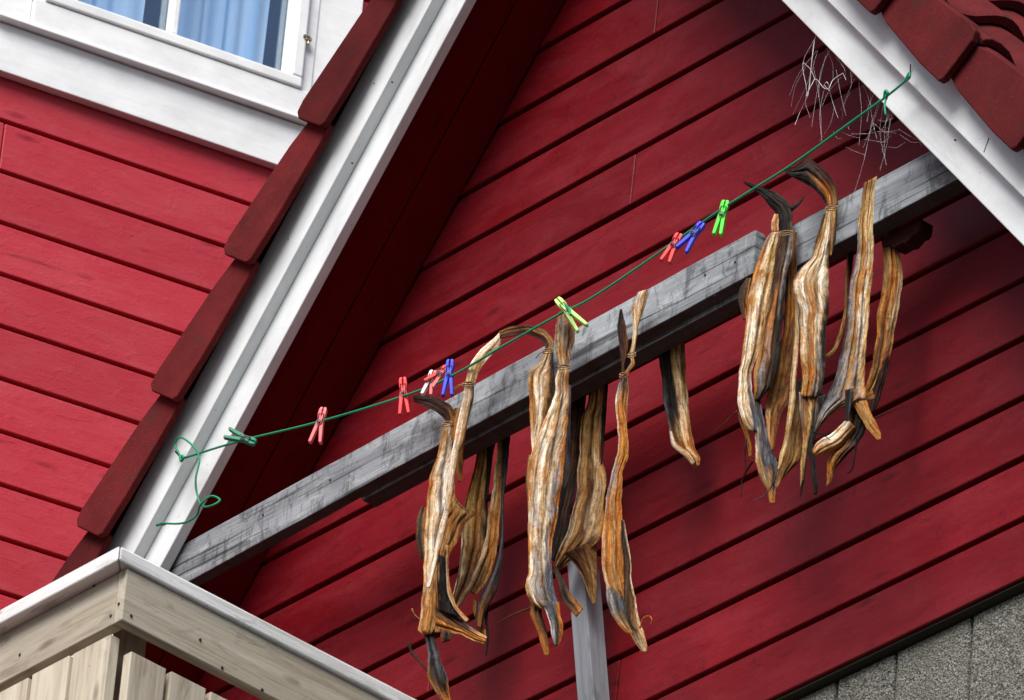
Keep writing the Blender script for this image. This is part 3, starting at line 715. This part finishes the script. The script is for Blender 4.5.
# --- left bunch
f=fish('pale twisted dried fish at far left, dark grey head end dangling lowest',447,424)
ribbon(f,'tail_fin',[(413,396,414,402),(425,395,423,405),(438,398,434,411),(450,405,442,417),(455,413,446,422),(452,426,445,426)],[(0,'DE'),(.6,'ERE'),(1,'TB')],bulge=.15,rot=8,Y=-.212)
ribbon(f,'body',[(444,424,451,424),(441,440,452,440),(436,458,453,458),(430,476,452,474),(427,500,451,498),(425,532,446,530),(424,560,441,560),(423,590,441,590),(421,612,440,612),(418,630,438,628),(424,635,434,634)],
 [(0,'TKS'),(.2,'OKSLS'),(.5,'OKLSLK'),(.75,'OKTOT'),(.9,'KOTO'),(1,'OTB')],d=-.01)
ribbon(f,'belly_flap',[(450,478,454,478),(449,496,456,497),(446,504,466,508),(442,511,477,513),(439,519,466,524),(437,532,459,539),(436,550,450,553),(435,572,445,574),(436,600,446,604),(437,612,446,614)],[(0,'OT'),(.3,'TOTB'),(.6,'OTO'),(1,'BDD')],d=-.004,curl=.3,bulge=.1)
ribbon(f,'belly_flap',[(421,506,426,508),(416,522,426,524),(416,540,425,542),(420,558,425,560)],'BET',d=.004)
ribbon(f,'skin_or_gap_flap',[(440,540,443,542),(438,566,446,570),(437,592,450,597),(438,610,463,618)],'DD',d=-.0135,ridge=.001)  # black sheet added for the shaded gap between body and rim
ribbon(f,'gill_flap',[(436,600,435,632),(449,611,445,632),(463,621,458,634),(476,630,471,639),(487,637,485,644)],[(0,'DBOT'),(.5,'EBOT'),(1,'KOT')],d=-.008,curl=-.3)
ribbon(f,'gill_flap',[(446,545,449,545),(446,575,449,575),(447,592,451,590),(454,608,457,606),(466,623,469,620)],'KO',d=-.018,ridge=.001)
ribbon(f,'gill_flap',[(440,628,452,634),(440,638,450,640),(442,643,446,642)],'BEB',d=.0)
ribbon(f,'head_end',[(423,631,435,631),(427,648,437,646),(428,664,441,662),(427,676,447,676),(434,690,449,690),(443,705,451,705)],[(0,'EDE'),(.3,'GDGE'),(.6,'OEDG'),(.8,'TBDO'),(1,'BOO')],d=-.004)
strand(f,[(409,643),(412,653),(420,662),(427,671)],.0035,'E'); strand(f,[(412,609),(415,615),(420,619)],.0018,'T')
twine(f,447,424,9,turns=2)
f=fish('narrow pale strip of fish whose tail loops up over the line, left bunch',470,384)
ribbon(f,'tail_fin',[(499,333,503,337),(492,340,499,346),(481,349,493,353),(470,364,481,369),(465,383,474,384)],[(0,'LK'),(.5,'LKTL'),(1,'KT')],Y=-.215,bulge=.2,rag=.5)
ribbon(f,'body',[(465,383,474,384),(463,397,474,398),(459,416,469,417),(454,440,464,441),(451,455,459,455),(450,470,456,470),(446,500,452,500),(438,532,445,532),(432,560,438,560),(426,588,430,588)],[(0,'LKB'),(.3,'LKT'),(1,'LLK')],Y=-.225,d=-.014,ridge=.001,bulge=.5,rag=.5)
ribbon(f,'belly_flap',[(455,408,460,408),(451,425,463,425),(452,440,465,441),(455,458,464,460),(457,476,462,478),(458,482,461,482)],[(0,'BT'),(.4,'OTO'),(1,'OO')],Y=-.22,d=-.004,ridge=.001)
twine(f,469,384,12,Y=-.25,turns=2); strand(f,[(465,384),(457,386),(452,394),(455,400)],.0016,'O',Y=-.24,name='twine_end')
f=fish('open tan fish with cream rims behind the pale strip, left bunch',484,440,-.10)
ribbon(f,'body',[(478,424,493,424),(477,440,492,440),(474,470,490,470),(468,490,489,490),(464,512,488,515),(462,540,487,545),(460,560,482,560),(457,582,473,582),(452,602,460,604),(450,611,453,613)],[(0,'BDD'),(.2,'OTYD'),(.5,'TYOTD'),(.75,'KBBT'),(1,'KBK')],Y=-.10,bulge=-.12)
ribbon(f,'belly_flap',[(462,526,465,526),(461,548,465,548),(460,565,464,566),(455,585,460,586),(451,602,455,604)],'KLT',Y=-.10,d=-.014,ridge=.0006)
ribbon(f,'belly_flap',[(487,530,489,530),(484,548,488,549),(478,563,482,564),(469,583,474,585),(457,604,461,606),(452,612,454,613)],'KT',Y=-.10,d=-.016,ridge=.0006)
ribbon(f,'skin_or_gap_flap',[(488,422,499,420),(487,450,494,450),(486,480,490,480),(484,500,487,502)],'DE',Y=-.10,d=.006)
f=fish('narrow tan fish with black right side, rightmost of the left bunch',503,435,-.10)
ribbon(f,'body',[(498,420,506,418),(497,440,504,438),(496,460,504,460),(493,486,502,486),(488,512,501,515),(486,535,499,538),(480,560,494,562),(474,580,486,584),(470,592,476,596)],[(0,'TB'),(.3,'KTB'),(.6,'KTOT'),(1,'KBT')],Y=-.10,bulge=.15)
ribbon(f,'skin_or_gap_flap',[(504,418,511,416),(503,440,510,438),(503,470,507,470),(501,500,504,500),(501,530,504,530),(498,556,503,556),(492,572,500,572),(484,590,496,590),(476,606,488,608),(475,618,484,621),(477,628,481,628)],[(0,'DD'),(.5,'DGD'),(.75,'EGDE'),(1,'EOD')],Y=-.10,d=-.003)
ribbon(f,'gill_flap',[(473,598,476,598),(473,612,478,610),(477,624,482,624),(481,634,487,634),(484,642,487,642)],'OTO',Y=-.10,d=-.012)
ribbon(f,'fin',[(484,606,488,606),(485,620,488,620),(486,636,489,636),(486,648,488.5,646),(485.5,656,487,655)],'DD',Y=-.10,ridge=.0005)

# --- middle bunch
f=fish('small pale fish with dark arched tail fin, left edge of the middle bunch',549,351)
ribbon(f,'tail_fin',[(499,331,500,339),(510,327,509,337),(529,324,527,334),(545,330,541,340),(554,340,545,347),(553,352,545,351)],[(0,'TR'),(.3,'RBR'),(.8,'BTRE'),(1,'ETB')],Y=-.222,bulge=.2,rot=10,rag=.6)
ribbon(f,'body',[(545,351,553,351),(539,362,554,363),(530,371,555,380),(529,400,554,400),(530,425,547,425),(531,440,540,440),(532,453,535,453)],[(0,'KTE'),(.3,'TBKLTBE'),(.7,'OTLKTB'),(1,'LKL')],bulge=.18)
twine(f,548,351,10,turns=2)
f=fish('largest pale ribbed fish, its tail pinned to the line by the pale green clothespin',565,368)
ribbon(f,'tail_fin',[(559,311,566,312),(556,325,574,326),(555,338,576,339),(556,352,572,353),(559,366,569,366)],[(0,'BT'),(.3,'TSBT'),(.7,'SYTSO'),(1,'TKO')],Y=-.226,bulge=.25)
ribbon(f,'body',[(558,368,569,368),(556,380,569,381),(555,392,569,392),(546,415,568,415),(538,437,566,437),(531,456,565,456),(528,475,563,475),(528,500,560,500),(528,520,556,520),(528,549,552,549),(528,570,552,570),(526,588,554,588),(530,602,558,602),(538,608,559,612)],
 [(0,'KTKO'),(.2,'KLTSKO'),(.45,'OKLTKSO'),(.7,'OLSKLSO'),(.88,'TLSTGG'),(1,'BTGEG')],Y=-.226,d=-.006,ridge=.0034,fold=2.6)
ribbon(f,'head_end',[(541,600,559,602),(546,612,561,615),(550,624,563,626),(552,636,562,638),(555,646,558,646)],[(0,'SGGO'),(.5,'LGEO'),(1,'GEO')],Y=-.226,d=-.010)
ribbon(f,'jaw',[(531,600,541,602),(531,614,542,616),(536,628,547,630),(541,643,549,643),(545,656,549,656)],[(0,'TBD'),(.5,'OBD'),(1,'OO')],Y=-.226,d=-.004)
ribbon(f,'belly_flap',[(529,455,533,455),(526,475,531,475),(527,500,530,500),(528,520,530,520)],'BTB',Y=-.22,ridge=.001)
strand(f,[(531,608),(520,612),(508,617),(497,624)],.0022,'B')
twine(f,564,367,11,Y=-.25,turns=2,tail=False)
f=fish('dark skinned fish with grey blue strip behind the largest fish',574,388,-.12)
ribbon(f,'body',[(569,380,587,378),(568,400,586,400),(570,430,581,430),(568,456,579,456),(562,493,575,493),(556,520,569,520),(552,545,564,545),(551,560,556,562)],[(0,'DDE'),(.4,'DBD'),(1,'DDE')],Y=-.10,bulge=.2)
ribbon(f,'skin_or_gap_flap',[(565,385,571,385),(566,410,571,410),(565,440,571,440),(563,470,570,468),(561,488,567,484),(561,498,562.5,497)],[(0,'GG'),(.45,'SG'),(.55,'SE'),(.65,'SG'),(1,'SG')],Y=-.20,d=.0,ridge=.001)
f=fish('open tan fish with dark hollow and flared skirt, hanging above the grey pole',598,380,-.12)
ribbon(f,'body',[(590,372,606,370),(588,400,605,400),(582,418,603,418),(580,437,601,437),(579,456,600,456),(578,470,606,470),(577,485,607,484),(575,500,604,500),(570,520,604,522),(566,536,601,536),(560,548,590,548),(555,560,575,558),(552,572,556,573)],
 [(0,'BTT'),(.2,'TYTY'),(.45,'KTBTKT'),(.7,'KTBKTY'),(.85,'KTTBT'),(1,'OBR')],Y=-.10,bulge=.15,ridge=.004,wr=.004)
ribbon(f,'skin_or_gap_flap',[(602,374,609,372),(602,400,607,400),(601,430,605,430),(601,452,604,452),(601,464,602,464)],'DD',Y=-.10,d=.01)
ribbon(f,'belly_flap',[(562,554,596,538),(572,561,597,554),(578,568,597,566),(584,580,597,578),(589,594,597,592),(593,605,596,604)],[(0,'BRBT'),(.5,'TBTB'),(1,'TT')],Y=-.10,curl=.5,bulge=.3,d=-.01)
ribbon(f,'fin',[(552,566,556,566),(556,580,561,575),(561,598,569,590),(569,609,577,600),(576,618,583,609)],[(0,'BE'),(.5,'RDE'),(.8,'BEO'),(1,'OO')],Y=-.20,d=-.02)

# --- single fish in the middle
f=fish('slim orange fish with forked tail hung from the beam edge by twine',624,378)
ribbon(f,'tail_fin',[(620,309,622,309),(617,327,626,326),(619,340,628,342),(620,352,627,354),(621,366,624,366),(621,377,626,377)],[(0,'DD'),(.4,'ERB'),(1,'RB')],bulge=.2,ridge=.001,d=.004)
ribbon(f,'tail_fin',[(638,292,648,289),(633,303,646,300),(632,312,643,312),(633,326,639,326),(632,342,636,342),(629,354,634,356),(631,362,634,364),(624,373,629,374)],[(0,'SLKT'),(.5,'YLYB'),(1,'TB')],bulge=.2,ridge=.001)
ribbon(f,'body',[(621,378,628,378),(618,386,628,385),(615,401,628,401),(616,419,627,419),(618,437,628,437),(617,455,629,457),(611,474,622,474),(607,493,622,493),(605,511,622,511),(603,530,624,530),(601,550,624,550),(602,570,624,570),(606,586,626,588),(616,600,628,602),(622,606,628,608)],
 [(0,'GEG'),(.12,'LOOY'),(.35,'KOOT'),(.45,'SSOO'),(.6,'OOTOO'),(.85,'KOTOT'),(1,'TBB')],Y=-.216,bulge=.35)
ribbon(f,'skin_or_gap_flap',[(621,520,624,520),(622,540,628,542),(623,560,631,562),(624,580,632,583),(624,600,636,602),(623,618,640,620),(630,634,644,634),(637,645,647,644),(643,653,647,652)],[(0,'DDK'),(.5,'DBDK'),(.8,'BDTK'),(1,'OKO')],Y=-.214,d=-.004)
ribbon(f,'head_end',[(606,586,614,590),(607,600,624,600),(610,612,627,612),(618,624,631,624),(627,634,636,634)],[(0,'SG'),(.4,'GSEG'),(.8,'OTE'),(1,'OO')],Y=-.216,d=-.012)
strand(f,[(640,628),(643,619),(649,616),(652,620),(650,625)],.0016,'O')
twine(f,632,355,7,turns=2,tail=False,Y=-.23); twine(f,624,375,8,turns=2,tail=False,Y=-.23); strand(f,[(633,358),(634,365),(628,372),(621,377)],.0018,'O',Y=-.235,name='twine_end')
f=fish('short dark and cream fish hanging alone behind the beam',672,338,-.10)
ribbon(f,'body',[(656,322,685,318),(658,345,685,340),(660,368,686,368),(664,400,688,400),(669,432,691,430),(674,447,695,448),(685,458,700,457),(694,469,699,466)],[(0,'DEYB'),(.3,'EDEYKT'),(.65,'GDEKKT'),(.8,'SBTKO'),(1,'OOO')],Y=-.10,ridge=.0035,rot=15)
ribbon(f,'gill_flap',[(669,430,673,432),(672,446,678,444),(684,456,690,452),(692,466,696,462)],'SKB',Y=-.10,d=-.016)

# --- right bunch
YF=-.190
f=fish('cream wrinkled fish at the left of the right bunch, split narrow tip',776,232)
ribbon(f,'tail_stub',[(774,214,778,214),(771,222,779,224),(772,233,779,233)],'KOK',bulge=.4,ridge=.0005)
ribbon(f,'body',[(772,232,779,232),(767,238,779,238),(760,254,778,254),(753,275,776,275),(748,300,771,300),(746,320,766,320),(744,340,762,342),(741,358,757,356),(739,372,752,372),(738,390,752,390),(738,405,756,405),(742,420,759,420),(748,430,758,432)],
 [(0,'SKS'),(.15,'OKYK'),(.4,'OKLSKL'),(.65,'TLKTL'),(.85,'LLKGG'),(1,'TKGG')],ridge=.0032,bulge=.35)
ribbon(f,'belly_flap',[(746,278,751,278),(740,288,750,288),(738,300,748,300),(741,312,746,312),(743,320,745,320)],'EBT',d=.006)
ribbon(f,'jaw',[(738,412,745,412),(740,424,747,424),(745,436,750,436),(748,448,752,448),(749,458,751,457)],[(0,'BO'),(1,'OO')],ridge=.001)
strand(f,[(737,411),(728,420),(719,428),(711,435)],.0016,'B'); strand(f,[(746,440),(745,455),(746,470)],.0018,'D')
f=fish('brown fish with narrow black tail fin and lowest blue grey head in the right bunch',786,232)
ribbon(f,'tail_fin',[(743,181,745,184),(752,184,753,190),(761,187,760,195),(773,191,768,203),(786,200,775,211),(793,214,778,221),(793,233,780,233)],[(0,'DD'),(.4,'EDD'),(.8,'EED'),(1,'SED')],bulge=.3,rot=35,Y=-.22)
ribbon(f,'fin',[(788,206,792,212),(797,203,799,206),(804,195,805,197)],'ED',ridge=.0005,Y=-.21)
ribbon(f,'body',[(779,233,793,233),(775,255,792,255),(773,275,787,275),(769,300,784,300),(763,325,783,325),(758,350,779,352),(754,370,776,372),(754,385,772,385),(755,400,760,400)],[(0,'BES'),(.25,'BEBSD'),(.5,'TBOBED'),(.8,'OTSBED'),(1,'OED')],d=.008,ridge=.004,bulge=.25)
ribbon(f,'head_end',[(752,393,760,398),(754,412,763,416),(755,432,767,436),(755,450,772,450),(755,462,777,460),(759,476,777,476),(766,490,776,490),(770,504,775,504)],[(0,'GEG'),(.3,'GSEG'),(.55,'KGGE'),(.8,'BTEG'),(1,'OO')],d=-.012,ridge=.003)
strand(f,[(753,461),(746,472),(742,482),(741,497)],.0022,'D',Y=-.225); strand(f,[(777,462),(775,478),(766,494),(752,502)],.0018,'G',Y=-.235)
twine(f,786,233,13,turns=2,tail=False,Y=-.24)
f=fish('hollow orange brown fish with long cream rim between two pale ones',791,232,-.19)
ribbon(f,'body',[(786,232,797,232),(785,270,797,270),(785,300,799,300),(783,330,798,330),(779,352,796,352),(772,378,795,378),(767,398,792,398),(765,414,781,414),(767,436,777,434),(771,451,773,451)],[(0,'EOB'),(.4,'BOBT'),(.7,'OTBRB'),(1,'KOB')],Y=-.165,bulge=-.15,anc=(790,320))
ribbon(f,'belly_flap',[(795,296,799,296),(795,330,800,330),(792,360,798,360),(790,385,796,385),(788,410,794,410),(784,440,789,440),(779,458,784,458),(777,471,779,470)],'YKY',Y=-.19,ridge=.0006,d=-.006)
ribbon(f,'skin_or_gap_flap',[(794,380,803,380),(792,410,803,410),(788,435,802,440),(782,455,801,458),(777,474,793,468),(776,490,781,480)],[(0,'BEB'),(.6,'BTB'),(1,'TB')],Y=-.17)
f=fish('plump cream striped fish with broad dark forked tail fin above the beam',832,208)
ribbon(f,'tail_fin',[(783,168,783,170),(794,166,792,177),(803,160,800,181),(808,156,806,184),(816,163,812,188),(828,174,820,195),(836,188,825,202),(838,206,827,208)],[(0,'DE'),(.4,'RED'),(.75,'EROD'),(1,'ETTB')],bulge=.22,rot=35,Y=-.225)
ribbon(f,'body',[(827,208,834,208),(824,222,831,222),(818,240,830,240),(812,256,829,256),(800,268,829,268),(794,280,829,280),(794,292,829,292),(799,310,828,310),(800,340,826,340),(801,365,825,365),(802,384,823,384),(800,396,820,398)],
 [(0,'YK'),(.18,'TKLB'),(.35,'GKLKTLKB'),(.6,'KLKOTLKE'),(.8,'YTOKSE'),(.95,'TTOSED'),(1,'TOBED')],bulge=.38,ridge=.0034,fold=3)
ribbon(f,'belly_flap',[(829,207,838,206),(829,225,837,225),(828,240,835,240),(829,256,832,256)],'BTE',d=.004,ridge=.001)
ribbon(f,'belly_flap',[(824,214,829,212),(818,230,827,230),(814,250,823,250)],'BEB',d=.010,ridge=.001)
ribbon(f,'head_end',[(799,392,823,394),(799,406,821,408),(801,424,817,424),(802,442,811,440),(801,460,807,460),(800,478,805,478),(801,493,802,492)],[(0,'SBTED'),(.4,'BTYED'),(.7,'YTD'),(1,'TD')],d=-.004,ridge=.003)
ribbon(f,'gill_flap',[(812,398,827,394),(811,425,822,420),(808,446,813,446),(811,468,816,468),(813,488,818,486),(814,495,817,494)],[(0,'SED'),(.4,'DED'),(1,'DD')],d=.003)
strand(f,[(803,480),(801,490),(800,497)],.0022,'D')
twine(f,832,208,11,Y=-.24,turns=2,tail=False)
f=fish('thin ochre sliver curving out behind the grey striped fish',850,240,-.11)
ribbon(f,'body',[(847,226,856,224),(846,262,853,262),(845,290,849,290),(844,312,847,312),(840,330,844,331),(833,348,837,350),(826,355,828,358)],[(0,'DD'),(.3,'YDD'),(.6,'YTE'),(1,'YY')],Y=-.10,ridge=.0006)
f=fish('long straight grey and cream striped fish laid over the beam top',868,180)
ribbon(f,'body',[(864,183,877,176),(861,198,875,196),(860,210,874,210),(858,230,873,230),(857,250,873,250),(854,270,873,270),(850,290,871,290),(848,310,870,310),(846,330,868,330),(841,350,866,350),(837,370,865,370),(831,386,865,386),(826,398,866,398),(820,410,846,406),(816,425,829,416),(814,433,818,430)],
 [(0,'BTTK'),(.2,'SYTKYK'),(.4,'GSTOLKY'),(.7,'GGSTSKT'),(.88,'GSSTOT'),(1,'GEG')],Y=-.218,bulge=.25,ridge=.0034,fold=3,rot=20)
ribbon(f,'gill_flap',[(826,402,826,409),(838,398,838,406),(850,401,852,409),(862,395,863,404),(872,389,875,398)],[(0,'OY'),(.5,'KOB'),(1,'OT')],Y=-.218,d=-.024,rot=35)
ribbon(f,'fin',[(845,390,853,388),(845,405,851,406),(845,421,848,421)],'EDG',Y=-.218,d=-.03,ridge=.001)
f=fish('ochre orange twisted fish hanging behind the right end of the beam',890,215,-.12)
ribbon(f,'body',[(878,205,896,212),(881,230,898,230),(882,250,899,250),(883,270,902,270),(883,282,903,280),(880,295,901,295),(877,310,898,310),(877,330,894,330),(874,350,892,350),(872,368,887,370),(866,384,880,386),(862,394,874,392),(862,400,868,400)],
 [(0,'BTB'),(.3,'TTOY'),(.45,'TOOK'),(.6,'OBOKT'),(.8,'OBTOT'),(1,'OTO')],Y=-.10,ridge=.004,wr=.004)
ribbon(f,'skin_or_gap_flap',[(882,362,889,354),(874,386,887,374),(870,402,881,396),(868,416,874,412)],'ERE',Y=-.10)
ribbon(f,'fin',[(852,402,867,400),(858,414,871,412),(866,427,876,424),(873,435,880,433),(878,441,881,440)],[(0,'OTO'),(.5,'YTO'),(1,'OO')],Y=-.20,d=-.03,ridge=.003)
ribbon(f,'jaw',[(846,418,857,429),(838,427,849,438),(830,435,839,447),(818,442,824,454),(812,451,815,457)],[(0,'LOB'),(.5,'LKO'),(1,'OO')],Y=-.20,d=-.024,bulge=.5,rot=35)
ribbon(f,'head_end',[(850,408,869,408),(848,422,867,424),(844,434,863,436),(838,446,858,444),(830,454,850,452),(827,462,841,462),(827,470,835,468),(827,480,832,480),(826,487,828,486)],[(0,'REE'),(.3,'OBED'),(.6,'OTRD'),(.8,'OOB'),(1,'TB')],Y=-.20,d=-.008,ridge=.004,wr=.005)
strand(f,[(857,438),(855,452),(853,466),(850,472),(846,473)],.0020,'D',Y=-.23); strand(f,[(872,419),(885,414),(897,409),(908,406)],.0016,'E',Y=-.2)
strand(f,[(813,432),(822,434),(830,440)],.0018,'D',Y=-.25)

# ------------------------------------------------------------------ ground, world, sun, camera
mb=MB(); g=150; mb.add([(-g,-g,-GZ),(g,-g,-GZ),(g,g,-GZ),(-g,g,-GZ)],[(0,1,2,3)]); tag(mb.build('ground',M_ASPH),kind='structure')
SAZ=R(-25); EL=R(48)                     # sun stands behind the camera, veiled by thin cloud
hz=(-F0)*math.cos(SAZ)+R0*math.sin(SAZ)
S=hz*math.cos(EL)+ZZ*math.sin(EL)
sun=bpy.data.lights.new('sun','SUN'); sun.energy=5.0; sun.angle=R(38); sun.color=(1,.975,.93)
so=bpy.data.objects.new('sun',sun); COL.objects.link(so); so.rotation_euler=(-S).to_track_quat('-Z','Y').to_euler(); so.location=(0,0,30)
w=bpy.data.worlds.new('World'); scene.world=w; w.use_nodes=True; nt=w.node_tree
sky=nt.nodes.new('ShaderNodeTexSky'); sky.sky_type='NISHITA'; sky.sun_disc=False; sky.sun_elevation=EL; sky.sun_rotation=math.atan2(S.x,S.y)
sky.air_density=1.0; sky.dust_density=2.5; sky.ozone_density=1.0
bg=nt.nodes['Background']; bg.inputs[1].default_value=.115; nt.links.new(sky.outputs[0],bg.inputs[0])
cam=bpy.data.cameras.new('camera'); co=bpy.data.objects.new('camera',cam); COL.objects.link(co); scene.camera=co
from mathutils import Matrix
Mx=Matrix((RT,UP,-FW)).transposed().to_4x4(); Mx.translation=Vector(lift(CAM)); co.matrix_world=Mx
cam.sensor_width=36; cam.sensor_fit='HORIZONTAL'; cam.lens=FPX/1024*36; cam.clip_start=.5; cam.clip_end=2000
cam.dof.use_dof=True; cam.dof.focus_distance=14.3; cam.dof.aperture_fstop=20
scene.render.engine='CYCLES'; scene.render.resolution_x=1024; scene.render.resolution_y=700
scene.view_settings.view_transform='Standard'; scene.view_settings.look='None'; scene.view_settings.exposure=0; scene.view_settings.gamma=1
